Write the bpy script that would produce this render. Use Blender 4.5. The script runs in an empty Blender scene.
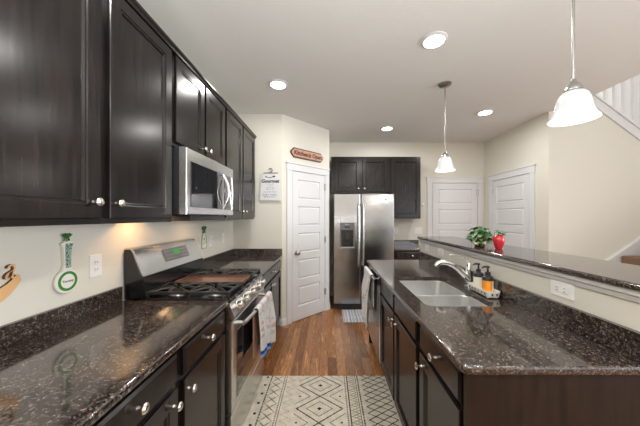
import bpy, bmesh, math, random
from mathutils import Vector, Matrix
random.seed(7)
PI = math.pi
S = bpy.context.scene
COL = S.collection

# ------------------------------------------------------------------ camera, world, lights, exposure
cam = bpy.data.cameras.new('camera'); cam_o = bpy.data.objects.new('camera', cam); COL.objects.link(cam_o)
cam_o.location = (0, 0, 1.40); cam_o.rotation_euler = (PI/2, 0, 0)
cam.sensor_width = 36; cam.lens = 262/640*36; cam.shift_x = -8/640; cam.shift_y = 4/640
cam.clip_start = 0.02
S.camera = cam_o
w = bpy.data.worlds.new('daylight'); S.world = w; w.use_nodes = True
w.node_tree.nodes['Background'].inputs[0].default_value = (0.93, 0.96, 1.0, 1)
w.node_tree.nodes['Background'].inputs[1].default_value = 2.6
S.view_settings.view_transform = 'Standard'; S.view_settings.look = 'None'
S.view_settings.gamma = 1; S.view_settings.use_curve_mapping = False
S.view_settings.exposure = 0.0
S.cycles.max_bounces = 8; S.cycles.diffuse_bounces = 5; S.cycles.glossy_bounces = 5
S.cycles.sample_clamp_indirect = 6; S.cycles.caustics_reflective = False; S.cycles.caustics_refractive = False

def area(name, loc, rot, sx, sy, power, color=(1, 1, 1), shape='RECTANGLE'):
    l = bpy.data.lights.new(name, 'AREA'); l.shape = shape; l.size = sx
    if shape == 'RECTANGLE': l.size_y = sy
    l.energy = power; l.color = color
    o = bpy.data.objects.new(name, l); o.location = loc; o.rotation_euler = rot; COL.objects.link(o)
    return o
area('ceiling_fill', (0.25, -0.8, 1.2), (PI, 0, 0), 1.9, 1.2, 122, (0.96, 0.985, 1.0))   # added fill lamp aimed up to brighten the ceiling, no real fixture
# daylight entering through the windows behind and beside the camera, and down the stairwell
area('daylight_rear', (4.3, -2.9, 1.5), (PI/2+0.6, 0, 0), 2.4, 1.8, 6, (0.95, 0.98, 1.0))
area('daylight_right', (5.9, -0.3, 1.5), (PI/2+0.15, 0, PI/2), 2.7, 1.8, 108, (0.94, 0.975, 1.0)).data.spread = math.radians(115)
area('daylight_stairwell', (4.0, 3.6, 4.7), (0, 0, 0), 1.6, 1.2, 60, (1, 0.99, 0.97))
DOWN = [(0.79, 1.954), (-0.496, 2.60), (0.875, 3.886), (1.974, 3.294)]
CEIL = 2.72
for i, (x, y) in enumerate(DOWN + [(-0.45, 0.7), (0.9, -0.6), (-0.45, -0.9)]):
    area('downlight', (x, y, CEIL-0.03), (0, 0, 0), 0.14, 0, 12, (1, 0.98, 0.94), 'DISK')
area('hood_lamp', (-1.09, 1.60, 1.41), (0, 0, 0), 0.06, 0, 1.0, (1, 0.55, 0.22), 'DISK')
area('hood_lamp', (-1.03, 2.20, 1.37), (0, 0, 0), 0.05, 0, 0.5, (1, 0.6, 0.3), 'DISK')

# ------------------------------------------------------------------ materials
def newmat(name):
    m = bpy.data.materials.new(name); m.use_nodes = True
    return m, m.node_tree.nodes, m.node_tree.links, m.node_tree.nodes['Principled BSDF']
def plain(name, c, rough=0.5, metal=0.0, coat=0.0, emit=None, es=0, spec=0.5, trans=0):
    m, n, l, b = newmat(name)
    b.inputs['Base Color'].default_value = (*c, 1); b.inputs['Roughness'].default_value = rough
    b.inputs['Metallic'].default_value = metal; b.inputs['Coat Weight'].default_value = coat
    b.inputs['Specular IOR Level'].default_value = spec
    b.inputs['Transmission Weight'].default_value = trans
    if emit: b.inputs['Emission Color'].default_value = (*emit, 1); b.inputs['Emission Strength'].default_value = es
    return m
def coords(n, l, scale=(1, 1, 1), rot=(0, 0, 0), kind='Object'):
    t = n.new('ShaderNodeTexCoord'); mp = n.new('ShaderNodeMapping')
    mp.inputs['Scale'].default_value = scale; mp.inputs['Rotation'].default_value = rot
    l.new(t.outputs[kind], mp.inputs[0]); return mp.outputs[0]
def noise(n, l, vec, sc, det=3, rough=0.5):
    t = n.new('ShaderNodeTexNoise'); t.inputs['Scale'].default_value = sc; t.inputs['Detail'].default_value = det
    t.inputs['Roughness'].default_value = rough
    l.new(vec, t.inputs['Vector']); return t
def ramp(n, l, fac, stops):
    r = n.new('ShaderNodeValToRGB'); e = r.color_ramp.elements
    while len(e) < len(stops): e.new(0.5)
    for i, (p, c) in enumerate(stops): e[i].position = p; e[i].color = (*c, 1)
    l.new(fac, r.inputs[0]); return r.outputs[0]
def bump(n, l, b, h, strength, dist=0.002):
    t = n.new('ShaderNodeBump'); t.inputs['Strength'].default_value = strength; t.inputs['Distance'].default_value = dist
    l.new(h, t.inputs['Height']); l.new(t.outputs[0], b.inputs['Normal'])
def mixc(n, l, fac, a, b_, mode='MIX'):
    t = n.new('ShaderNodeMix'); t.data_type = 'RGBA'; t.blend_type = mode
    if isinstance(fac, (int, float)): t.inputs[0].default_value = fac
    else: l.new(fac, t.inputs[0])
    for s, v in ((6, a), (7, b_)):
        if isinstance(v, tuple): t.inputs[s].default_value = (*v, 1)
        else: l.new(v, t.inputs[s])
    return t.outputs[2]

def paint(name, c, bs=0.25, sc=260, rough=0.75):
    m, n, l, b = newmat(name); b.inputs['Base Color'].default_value = (*c, 1); b.inputs['Roughness'].default_value = rough
    v = coords(n, l); t = noise(n, l, v, sc, 2); bump(n, l, b, t.outputs['Fac'], bs, 0.004 if sc < 100 else 0.002); return m
M = {}
M['wall'] = paint('wall_paint', (0.68, 0.655, 0.585))
M['ceiling'] = paint('ceiling_texture', (0.735, 0.735, 0.705), 0.5, 75, 0.9)
M['trim'] = plain('white_trim', (0.68, 0.685, 0.70), 0.4)
M['white'] = plain('white_plastic', (0.8, 0.8, 0.79), 0.35)
M['bead'] = plain('bar_moulding_paint', (0.55, 0.54, 0.53), 0.4)
M['slot'] = plain('dark_slot', (0.05, 0.05, 0.05), 0.6)
M['rod'] = plain('satin_nickel_rod', (0.36, 0.355, 0.34), 0.3, 1)

def wood_dark():
    m, n, l, b = newmat('espresso_wood')
    v = coords(n, l, (30, 30, 2.2)); t = noise(n, l, v, 2.0, 5, 0.6)
    v2 = coords(n, l, (1, 1, 1)); t2 = noise(n, l, v2, 3.5, 2)
    c1 = ramp(n, l, t.outputs['Fac'], [(0.3, (0.003, 0.0025, 0.0025)), (0.7, (0.016, 0.012, 0.0115))])
    c2 = ramp(n, l, t2.outputs['Fac'], [(0.3, (0.75, 0.72, 0.7)), (0.7, (1.3, 1.2, 1.15))])
    l.new(mixc(n, l, 1.0, c1, c2, 'MULTIPLY'), b.inputs['Base Color'])
    b.inputs['Roughness'].default_value = 0.21; b.inputs['Specular IOR Level'].default_value = 0.36
    bump(n, l, b, t.outputs['Fac'], 0.12, 0.001); return m
M['cab'] = wood_dark()
def wood_panel():
    m, n, l, b = newmat('dark_brown_end_panel')
    v = coords(n, l, (14, 14, 1.4)); t = noise(n, l, v, 2.0, 5, 0.6)
    l.new(ramp(n, l, t.outputs['Fac'], [(0.3, (0.010, 0.0055, 0.0035)), (0.7, (0.028, 0.014, 0.009))]), b.inputs['Base Color'])
    b.inputs['Roughness'].default_value = 0.5; b.inputs['Specular IOR Level'].default_value = 0.25; return m
M['panel'] = wood_panel()
M['toe'] = plain('toe_kick_black', (0.012, 0.010, 0.010), 0.5)

def granite():
    m, n, l, b = newmat('brown_granite')
    v = coords(n, l, (1, 1, 1))
    vo = n.new('ShaderNodeTexVoronoi'); vo.inputs['Scale'].default_value = 200; l.new(v, vo.inputs['Vector'])
    vo2 = n.new('ShaderNodeTexVoronoi'); vo2.inputs['Scale'].default_value = 90; l.new(v, vo2.inputs['Vector'])
    nz = noise(n, l, v, 75, 6, 0.75); nz2 = noise(n, l, v, 7, 3)
    sp = n.new('ShaderNodeSeparateColor'); l.new(vo.outputs['Color'], sp.inputs[0])
    sp2 = n.new('ShaderNodeSeparateColor'); l.new(vo2.outputs['Color'], sp2.inputs[0])
    base = ramp(n, l, nz.outputs['Fac'], [(0.38, (0.006, 0.006, 0.006)), (0.50, (0.034, 0.026, 0.023)), (0.62, (0.15, 0.118, 0.102))])
    fleck = ramp(n, l, sp.outputs[0], [(0.0, (0.003, 0.003, 0.003)), (0.5, (0.018, 0.013, 0.011)), (0.70, (0.055, 0.038, 0.031)), (0.88, (0.11, 0.092, 0.083)), (1.0, (0.27, 0.24, 0.225))])
    c = mixc(n, l, 0.55, base, fleck)
    big = ramp(n, l, sp2.outputs[1], [(0.0, (0.6, 0.6, 0.6)), (0.8, (1.05, 1.0, 0.97)), (0.96, (1.5, 1.35, 1.25)), (1.0, (1.8, 1.6, 1.4))])
    c = mixc(n, l, 1.0, c, big, 'MULTIPLY')
    l.new(c, b.inputs['Base Color'])
    b.inputs['Roughness'].default_value = 0.08; b.inputs['Specular IOR Level'].default_value = 0.5
    b.inputs['IOR'].default_value = 1.9
    return m
M['granite'] = granite()

def steel(name, c=(0.68, 0.68, 0.67), rough=0.27, sc=(2, 2, 90), metal=1.0):
    m, n, l, b = newmat(name)
    v = coords(n, l, sc); t = noise(n, l, v, 6, 3, 0.6)
    l.new(ramp(n, l, t.outputs['Fac'], [(0.3, tuple(x*0.9 for x in c)), (0.7, c)]), b.inputs['Base Color'])
    b.inputs['Metallic'].default_value = metal; b.inputs['Roughness'].default_value = rough
    b.inputs['Anisotropic'].default_value = 0.4
    v2 = coords(n, l, (1.5, 1.5, 5)); t2 = noise(n, l, v2, 1.2, 2)
    add = n.new('ShaderNodeMath'); add.operation = 'MULTIPLY_ADD'; l.new(t2.outputs['Fac'], add.inputs[0]); add.inputs[1].default_value = 6.0; l.new(t.outputs['Fac'], add.inputs[2])
    bump(n, l, b, add.outputs[0], 0.10, 0.002); return m
M['steel'] = steel('brushed_steel')
M['fridgesteel'] = steel('refrigerator_steel', (0.40, 0.40, 0.405), 0.19)
M['sinksteel'] = steel('sink_steel', (0.80, 0.80, 0.79), 0.30, (30, 30, 3), 0.88)
M['chrome'] = plain('chrome', (0.80, 0.80, 0.80), 0.08, 1)
M['nickel'] = plain('brushed_nickel', (0.66, 0.63, 0.59), 0.25, 1)
M['blackgloss'] = plain('black_enamel', (0.010, 0.010, 0.011), 0.15, 0, 0.3)
M['blackglass'] = plain('black_glass', (0.012, 0.013, 0.015), 0.04, 0, 0.5, spec=0.8)
M['blackmat'] = plain('black_plastic', (0.018, 0.018, 0.020), 0.42)
M['iron'] = plain('cast_iron', (0.017, 0.016, 0.016), 0.42)
M['warmpan'] = plain('griddle_warm_reflection', (0.27, 0.135, 0.085), 0.22, 0.5)  # dark griddle; the warm light it reflects is painted in as brown
M['cap'] = plain('burner_cap', (0.022, 0.020, 0.020), 0.35)
M['alu'] = plain('burner_aluminium', (0.45, 0.43, 0.41), 0.35, 1)
M['greypanel'] = plain('grey_control_panel', (0.13, 0.13, 0.14), 0.3)
M['green_led'] = plain('green_display', (0.02, 0.08, 0.02), 0.3, emit=(0.12, 0.9, 0.15), es=0.25)
M['lamp'] = plain('lamp_lens', (1, 1, 1), 0.4, emit=(1, 0.97, 0.92), es=7)

def floor_mat():
    m, n, l, b = newmat('oak_floor')
    v = coords(n, l, (1, 1, 1), (0, 0, PI/2))
    br = n.new('ShaderNodeTexBrick'); l.new(v, br.inputs['Vector'])
    br.inputs['Scale'].default_value = 1; br.inputs['Brick Width'].default_value = 1.1; br.inputs['Row Height'].default_value = 0.083
    br.inputs['Mortar Size'].default_value = 0.0012; br.offset = 0.37
    br.inputs['Color1'].default_value = (0.0, 0, 0, 1); br.inputs['Color2'].default_value = (1, 1, 1, 1); br.inputs['Mortar'].default_value = (0, 0, 0, 1)
    tone = ramp(n, l, br.outputs['Color'], [(0.0, (0.21, 0.085, 0.032)), (1.0, (0.44, 0.205, 0.080))])
    vg = coords(n, l, (26, 2.0, 2)); 
    off = n.new('ShaderNodeVectorMath'); off.operation = 'MULTIPLY_ADD'; l.new(br.outputs['Color'], off.inputs[0]); off.inputs[1].default_value = (7, 13, 5); l.new(vg, off.inputs[2])
    g = noise(n, l, off.outputs[0], 1.6, 6, 0.62); g.inputs['Distortion'].default_value = 1.2
    gr = ramp(n, l, g.outputs['Fac'], [(0.32, (0.25, 0.20, 0.17)), (0.45, (1.0, 0.97, 0.92)), (0.54, (0.55, 0.48, 0.42)), (0.64, (1.5, 1.5, 1.45))])
    c = mixc(n, l, 1.0, tone, gr, 'MULTIPLY')
    c = mixc(n, l, br.outputs['Fac'], c, (0.03, 0.015, 0.008))
    l.new(c, b.inputs['Base Color']); b.inputs['Roughness'].default_value = 0.27; b.inputs['Specular IOR Level'].default_value = 0.5
    bump(n, l, b, g.outputs['Fac'], 0.08, 0.001); return m
M['floor'] = floor_mat()
def attr_mat(name, rough=0.95, bs=0.6, sc=500):
    m, n, l, b = newmat(name); a = n.new('ShaderNodeAttribute'); a.attribute_name = 'Col'
    v = coords(n, l); t = noise(n, l, v, sc, 3)
    f = ramp(n, l, t.outputs['Fac'], [(0.3, (0.82, 0.82, 0.82)), (0.7, (1.1, 1.1, 1.1))])
    l.new(mixc(n, l, 1.0, a.outputs['Color'], f, 'MULTIPLY'), b.inputs['Base Color']); b.inputs['Roughness'].default_value = rough
    b.inputs['Specular IOR Level'].default_value = 0.15
    bump(n, l, b, t.outputs['Fac'], bs, 0.003); return m
M['rug'] = attr_mat('woven_rug')
M['mat'] = attr_mat('woven_mat')
M['cloth'] = attr_mat('printed_cotton', 0.9, 0.3, 700)
def carpet():
    m, n, l, b = newmat('brown_carpet'); v = coords(n, l); t = noise(n, l, v, 160, 4, 0.7)
    l.new(ramp(n, l, t.outputs['Fac'], [(0.35, (0.09, 0.05, 0.03)), (0.65, (0.34, 0.22, 0.14))]), b.inputs['Base Color'])
    b.inputs['Roughness'].default_value = 1; bump(n, l, b, t.outputs['Fac'], 1, 0.006); return m
M['carpet'] = carpet()
M['signwood'] = plain('tan_sign_wood', (0.52, 0.27, 0.17), 0.55)
M['signdark'] = plain('dark_sign_wood', (0.07, 0.045, 0.035), 0.5)
M['plywood'] = plain('pale_plywood', (0.72, 0.43, 0.20), 0.5)
M['plyedge'] = plain('burnt_plywood_edge', (0.17, 0.075, 0.03), 0.6)
M['ceramic'] = plain('white_ceramic', (0.78, 0.77, 0.70), 0.15, 0, 0.4)
M['green'] = plain('green_glaze', (0.055, 0.23, 0.05), 0.25)
def mottle():
    m, n, l, b = newmat('blue_green_pattern'); v = coords(n, l); t = noise(n, l, v, 170, 3)
    l.new(ramp(n, l, t.outputs['Fac'], [(0.42, (0.03, 0.12, 0.11)), (0.56, (0.42, 0.52, 0.42))]), b.inputs['Base Color']); b.inputs['Roughness'].default_value = 0.25; return m
M['bluegreen'] = mottle()
M['ribbon'] = plain('green_ribbon', (0.03, 0.15, 0.03), 0.5)
M['ink'] = plain('black_ink', (0.02, 0.02, 0.02), 0.7)
M['brownink'] = plain('brown_lettering', (0.08, 0.03, 0.02), 0.6)
M['amber'] = plain('amber_soap', (0.85, 0.30, 0.02), 0.08, 0, 0.4, emit=None)
M['label'] = plain('paper_label', (0.75, 0.73, 0.66), 0.5)
M['redglaze'] = plain('red_glaze', (0.55, 0.018, 0.03), 0.12, 0, 0.5)
M['redpot'] = plain('dark_red_pot', (0.20, 0.02, 0.025), 0.3)
M['soil'] = plain('soil', (0.04, 0.025, 0.015), 0.9)
def leafmat(name, a, c):
    m, n, l, b = newmat(name); v = coords(n, l); t = noise(n, l, v, 26, 2)
    l.new(ramp(n, l, t.outputs['Fac'], [(0.38, a), (0.62, c)]), b.inputs['Base Color']); b.inputs['Roughness'].default_value = 0.4; return m
M['leaf'] = leafmat('ivy_leaf', (0.015, 0.09, 0.02), (0.14, 0.30, 0.08))
M['leafpale'] = leafmat('variegated_leaf', (0.10, 0.28, 0.12), (0.55, 0.62, 0.48))
def shade_mat():
    m, n, l, b = newmat('frosted_glass'); b.inputs['Base Color'].default_value = (0.50, 0.50, 0.51, 1)
    b.inputs['Roughness'].default_value = 0.3; b.inputs['Emission Color'].default_value = (1, 0.98, 0.95, 1); b.inputs['Emission Strength'].default_value = 0.10
    return m
M['shade'] = shade_mat()
M['glass'] = plain('window_glass', (1, 1, 1), 0.0, trans=1)

# ------------------------------------------------------------------ mesh builder
class MB:
    def __init__(s): s.bm = bmesh.new(); s.mi = 0
    def _fin(s, faces):
        for f in faces: f.material_index = s.mi
    def box(s, x0, x1, y0, y1, z0, z1, bev=0, seg=2):
        b2 = bmesh.new()
        mat = Matrix.Translation(((x0+x1)/2, (y0+y1)/2, (z0+z1)/2)) @ Matrix.Diagonal((abs(x1-x0), abs(y1-y0), abs(z1-z0), 1))
        bmesh.ops.create_cube(b2, size=1, matrix=mat)
        if bev: bmesh.ops.bevel(b2, geom=b2.edges[:], offset=bev, segments=seg, affect='EDGES', profile=0.5)
        s.merge(b2); return s
    def merge(s, b2, mat=None):
        vm = {}
        for v in b2.verts: vm[v] = s.bm.verts.new(mat @ v.co if mat else v.co)
        for f in b2.faces:
            try: nf = s.bm.faces.new([vm[v] for v in f.verts]); nf.material_index = s.mi; nf.smooth = f.smooth
            except ValueError: pass
        b2.free()
    def rings(s, loops, cap0=True, cap1=True, closed=True):
        vs = [[s.bm.verts.new(p) for p in lp] for lp in loops]
        n = len(vs[0])
        for a, b in zip(vs, vs[1:]):
            for i in range(n if closed else n-1):
                j = (i+1) % n
                try: f = s.bm.faces.new((a[i], a[j], b[j], b[i])); f.material_index = s.mi
                except ValueError: pass
        if cap0: s._fin([s.bm.faces.new(vs[0][::-1])])
        if cap1: s._fin([s.bm.faces.new(vs[-1])])
        return s
    def lathe(s, prof, mat=None, seg=24, cap0=True, cap1=True):
        mat = mat or Matrix.Identity(4)
        loops = [[mat @ Vector((r*math.cos(2*PI*i/seg), r*math.sin(2*PI*i/seg), z)) for i in range(seg)] for r, z in prof]
        return s.rings(loops, cap0, cap1)
    def cyl(s, p0, p1, r0, r1=None, seg=16):
        return s.tube([p0, p1], [r0, r0 if r1 is None else r1], seg)
    def tube(s, pts, r, seg=10, squash=1.0):
        pts = [Vector(p) for p in pts]
        rs = r if isinstance(r, (list, tuple)) else [r]*len(pts)
        loops = []; up = None
        for i, p in enumerate(pts):
            d = (pts[min(i+1, len(pts)-1)] - pts[max(i-1, 0)]).normalized()
            if up is None:
                up = Vector((0, 0, 1)) if abs(d.z) < 0.9 else Vector((1, 0, 0))
            a = d.cross(up).normalized(); b = a.cross(d).normalized(); up = b
            loops.append([p + a*rs[i]*math.cos(2*PI*k/seg) + b*rs[i]*squash*math.sin(2*PI*k/seg) for k in range(seg)])
        return s.rings(loops)
    def prism(s, poly, y0, y1):          # polygon in x,z extruded along y
        return s.rings([[(x, y0, z) for x, z in poly], [(x, y1, z) for x, z in poly]])
    def prism_x(s, poly, x0, x1):        # polygon in y,z extruded along x
        return s.rings([[(x0, y, z) for y, z in poly], [(x1, y, z) for y, z in poly]])
    def prism_z(s, poly, z0, z1):
        return s.rings([[(x, y, z0) for x, y in poly], [(x, y, z1) for x, y in poly]])
    def nest(s, x0, x1, z0, z1, loops, cap0=True):  # nested rectangles, (inset, y)
        return s.rings([[(x0+i, y, z0+i), (x1-i, y, z0+i), (x1-i, y, z1-i), (x0+i, y, z1-i)] for i, y in loops], cap0)
    def sphere(s, c, r, sc=(1, 1, 1), u=16, v=10):
        b2 = bmesh.new(); bmesh.ops.create_uvsphere(b2, u_segments=u, v_segments=v, radius=r)
        s.merge(b2, Matrix.Translation(c) @ Matrix.Diagonal((*sc, 1))); return s
    def text(s, body, size, mat, extrude=0.001, shear=0, align='CENTER', spacing=1.0, bold=0):
        cu = bpy.data.curves.new('lettering', 'FONT'); cu.body = body; cu.size = size; cu.extrude = extrude
        cu.shear = shear; cu.align_x = align; cu.align_y = 'CENTER'; cu.space_character = spacing; cu.resolution_u = 3; cu.offset = bold
        o = bpy.data.objects.new('lettering', cu); COL.objects.link(o)
        dg = bpy.context.evaluated_depsgraph_get(); me = bpy.data.meshes.new_from_object(o.evaluated_get(dg))
        bpy.data.objects.remove(o); bpy.data.curves.remove(cu)
        b2 = bmesh.new(); b2.from_mesh(me); bpy.data.meshes.remove(me)
        s.merge(b2, mat); return s
    def build(s, name, mats, parent=None, angle=38, smooth=True):
        bmesh.ops.recalc_face_normals(s.bm, faces=s.bm.faces[:])
        me = bpy.data.meshes.new(name); s.bm.to_mesh(me); s.bm.free()
        for m in (mats if isinstance(mats, (list, tuple)) else [mats]): me.materials.append(M[m])
        if smooth:
            me.polygons.foreach_set('use_smooth', [True]*len(me.polygons))
            me.set_sharp_from_angle(angle=math.radians(angle))
        o = bpy.data.objects.new(name, me); COL.objects.link(o)
        if smooth:
            md = o.modifiers.new('shading_normals', 'WEIGHTED_NORMAL'); md.keep_sharp = True; md.weight = 100; md.mode = 'FACE_AREA'
        if parent: o.parent = parent
        return o
FRONT = Matrix(((1, 0, 0, 0), (0, 0, -1, 0), (0, 1, 0, 0), (0, 0, 0, 1)))   # text plane: x -> x, y -> z, facing -y
def face(x, y, z): return Matrix.Translation((x, y, z)) @ FRONT
def axis_y(x, y, z): return Matrix.Translation((x, y, z)) @ Matrix.Rotation(PI/2, 4, 'X')  # lathe z -> -y

def thing(name, label, cat, loc=(0, 0, 0), rotz=0, group=None):
    o = bpy.data.objects.new(name, None); COL.objects.link(o); o.empty_display_size = 0.1
    o.location = loc; o.rotation_euler = (0, 0, rotz)
    tag(o, label, cat, group); return o
def tag(o, label, cat, group=None):
    o['label'] = label; o['category'] = cat
    if group: o['group'] = group
    return o
def struct(o, parent=None):
    if not parent: o['kind'] = 'structure'
    return o
def bx(name, mat, x0, x1, y0, y1, z0, z1, parent=None, bev=0):
    m = MB(); m.box(x0, x1, y0, y1, z0, z1, bev); return m.build(name, mat, parent)
L90, R90 = PI/2, -PI/2

# ------------------------------------------------------------------ room shell
struct(bx('floor', 'floor', -1.34, 6.1, -3.1, 4.76, -0.06, 0))
WX = -1.22
struct(bx('wall_left', 'wall', WX-0.12, WX, -3.0, 3.36, 0, CEIL))
struct(bx('wall_pantry_front', 'wall', WX-0.12, -0.59, 3.36, 3.42, 0, CEIL))
m = MB(); m.prism_z([(-0.59, 3.36), (0.02, 3.99), (-0.04, 3.99), (-0.59, 3.42)], 0, CEIL); struct(m.build('wall_pantry_angled', 'wall', smooth=False))
struct(bx('wall_pantry_side', 'wall', -0.04, 0.02, 3.99, 4.64, 0, CEIL))
struct(bx('wall_back', 'wall', -0.04, 2.763, 4.64, 4.76, 0, CEIL))
struct(bx('wall_right', 'wall', 2.763, 2.88, 3.40, 4.76, 0, 5.0))
m = MB(); m.prism([(2.763, 0), (5.0, 0), (5.0, 2.914-0.74*1.695), (3.305, 2.914), (2.88, 2.914+0.74*0.425), (2.88, CEIL+0.0), (2.763, CEIL)], 3.28, 3.40)
struct(m.build('wall_stairs', 'wall', smooth=False))
struct(bx('wall_rear_left', 'wall', WX-0.12, 3.0, -3.1, -3.0, 0, CEIL))
struct(bx('wall_rear_right', 'wall', 5.6, 6.0, -3.1, -3.0, 0, CEIL))
struct(bx('wall_rear_sill', 'wall', 3.0, 5.6, -3.1, -3.0, 0, 0.5))
struct(bx('wall_rear_header', 'wall', 3.0, 5.6, -3.1, -3.0, 2.4, CEIL))
struct(bx('wall_right_far', 'wall', 6.0, 6.1, 1.7, 4.76, 0, 5.0))
struct(bx('wall_right_near', 'wall', 6.0, 6.1, -3.1, -1.7, 0, CEIL))
struct(bx('wall_right_sill', 'wall', 6.0, 6.1, -1.7, 1.7, 0, 0.5))
struct(bx('wall_right_header', 'wall', 6.0, 6.1, -1.7, 1.7, 2.4, CEIL))
struct(bx('wall_stairwell', 'trim', 2.88, 6.0, 4.66, 4.76, 0, 5.0))
struct(bx('wall_stairwell_near', 'wall', 2.88, 6.0, 1.10, 1.20, CEIL+0.1, 5.0))
struct(bx('wall_stairwell_side', 'wall', 2.78, 2.88, 1.10, 3.40, CEIL+0.1, 5.0))
struct(bx('ceiling', 'ceiling', WX-0.12, 2.88, -3.1, 4.76, CEIL, CEIL+0.1))
struct(bx('ceiling_living', 'ceiling', 2.88, 6.1, -3.1, 1.20, CEIL, CEIL+0.1))
struct(bx('ceiling_stairwell', 'ceiling', 2.78, 6.1, 1.1, 4.76, 5.0, 5.1))
# windows behind and beside the camera
def window(name, x0, x1, z0, z1, loc, rz):
    r = bpy.data.objects.new(name, None); COL.objects.link(r); r.location = loc; r.rotation_euler = (0, 0, rz); r['kind'] = 'structure'
    m = MB()
    for a, b in ((x0, x0+0.06), ((x0+x1)/2-0.03, (x0+x1)/2+0.03), (x1-0.06, x1)): m.box(a, b, -0.03, 0.05, z0, z1)
    for a, b in ((z0, z0+0.06), (z1-0.06, z1)): m.box(x0, x1, -0.03, 0.05, a, b)
    m.build('window_frame', 'trim', r)
window('window_1', 0, 2.6, 0.5, 2.4, (5.6, -3.05, 0), PI)
window('window_2', 0, 3.4, 0.5, 2.4, (6.05, 1.7, 0), R90)

# baseboards
def base_run(name, pts):
    m = MB()
    for (x0, y0), (x1, y1) in zip(pts, pts[1:]):
        d = Vector((x1-x0, y1-y0, 0)).normalized(); nrm = Vector((d.y, -d.x, 0))
        prof = [(0, 0), (0.014, 0), (0.014, 0.075), (0.006, 0.09), (0, 0.09)]
        m.rings([[Vector((x, y, 0)) + nrm*a + Vector((0, 0, z)) for a, z in prof] for x, y in ((x0, y0), (x1, y1))])
    return struct(m.build(name, 'trim'))
ang = math.atan2(0.63, 0.61); dx, dy = math.cos(ang), math.sin(ang)
def onang(t): return (-0.59+0.61*t, 3.36+0.63*t)
base_run('baseboard_pantry', [(-0.61, 3.36), (-0.59, 3.36), onang(0.075)])
base_run('baseboard_pantry_end', [onang(0.975), (0.02, 3.99), (0.02, 4.6)])
base_run('baseboard_back', [(1.60, 4.64), (1.75, 4.64)])
base_run('baseboard_right', [(2.763, 3.48), (2.763, 3.28)])

# five-panel doors with casing
def panel_door(name, label, loc, rz, W, H=2.10, cas=0.085, knob='left', hinge='right', t=0.014):
    r = bpy.data.objects.new(name, None); COL.objects.link(r); r.location = loc; r.rotation_euler = (0, 0, rz); r['kind'] = 'structure'
    r['label'] = label
    sx0, sx1 = cas+0.008, W-cas-0.008; hz = H-0.10
    m = MB(); st = 0.095
    n = 5; rail = 0.095; z0, z1 = 0.012, hz-0.008
    ph = (z1-z0-rail*(n+1)-0.09)/n
    zz = [z0+0.18+i*(ph+rail) for i in range(n)]
    m.box(sx0, sx0+st, -t, -0.0005, z0, z1); m.box(sx1-st, sx1, -t, -0.0005, z0, z1)
    edges = [z0] + [v for z in zz for v in (z, z+ph)] + [z1]
    for a, b in zip(edges[::2], edges[1::2]): m.box(sx0+st, sx1-st, -t, -0.0005, a, b)
    for z in zz: m.nest(sx0+st, sx1-st, z, z+ph, [(0, -t), (0.007, -t+0.0125), (0.016, -t+0.0125), (0.030, -t+0.001)], False)
    m.build('door_slab', 'trim', r, angle=20)
    m = MB()
    m.box(0, cas, -0.02, -0.0005, 0, hz, 0.003); m.box(W-cas, W, -0.02, -0.0005, 0, hz, 0.003)
    m.box(-0.006, W+0.006, -0.024, -0.0005, hz, H-0.012, 0.003); m.box(-0.018, W+0.018, -0.034, -0.0005, H-0.012, H+0.006, 0.003)
    m.build('casing', 'trim', r)
    kx = sx0+0.065 if knob == 'left' else sx1-0.065
    m = MB(); m.lathe([(0.030, 0), (0.030, 0.006), (0.012, 0.008), (0.011, 0.028), (0.022, 0.034), (0.029, 0.046), (0.026, 0.058), (0.012, 0.064)], axis_y(kx, -t, 0.92), 20)
    m.build('door_knob', 'nickel', r)
    hx = sx1+0.004 if hinge == 'right' else sx0-0.004
    for z in (0.25, 1.02, 1.80):
        m = MB(); m.box(hx-0.018, hx+0.018, -0.0215, -0.012, z, z+0.09); m.cyl((hx, -0.024, z-0.004), (hx, -0.024, z+0.094), 0.006); m.build('hinge', 'nickel', r)
    return r
ox, oy = onang(0.081)
panel_door('door_1', 'white five-panel pantry door on the angled wall', (ox, oy, 0), ang, 0.777, 2.115, 0.078, 'left', 'right')
panel_door('door_2', 'white five-panel door on the back wall beside the corner', (1.753, 4.64, 0), 0, 0.974, 2.10, 0.085, 'left', 'right')
panel_door('door_3', 'white five-panel door on the right wall', (2.763, 4.468, 0), R90, 0.979, 2.10, 0.085, 'right', 'left')

# staircase
m = MB()
N = 8
poly = [(2.85, 0)]
for i in range(N):
    poly += [(2.85+0.27*i, 0.185*(i+1)), (2.85+0.27*(i+1), 0.185*(i+1))]
poly += [(2.85+0.27*N, 0)]
for i in range(N):
    x = 2.56+0.27*i; m.box(x-0.02, x+0.27, 2.35, 3.235, 0.0 if i == 0 else 0.185*i-0.06, 0.185*(i+1), 0.012)
o = m.build('staircase', 'carpet'); struct(o); o['label'] = 'brown carpeted stairs climbing to the right beyond the bar'
m = MB()
def zt(x): return 0.871+0.67*(x-3.51)
m.prism([(2.80, 0.0), (2.95, 0.0), (5.0, zt(5.0)-0.32), (5.0, zt(5.0)), (2.80, zt(2.80))], 3.245, 3.279)
m.prism([(2.80, zt(2.80)), (5.0, zt(5.0)), (5.0, zt(5.0)+0.022), (2.80, zt(2.80)+0.022)], 3.235, 3.279)
struct(m.build('trim_stairs', 'trim'))
def zc(x): return 2.914-0.74*(x-3.305)
m = MB()
m.prism([(2.90, zc(2.90)-0.12), (4.98, zc(4.98)-0.12), (4.98, zc(4.98)+0.001), (2.90, zc(2.90)+0.001)], 3.262, 3.279)
m.prism([(2.90, zc(2.90)+0.001), (4.98, zc(4.98)+0.001), (4.98, zc(4.98)+0.03), (2.90, zc(2.90)+0.03)], 3.245, 3.42)
struct(m.build('trim_stair_cap', 'trim'))
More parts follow.
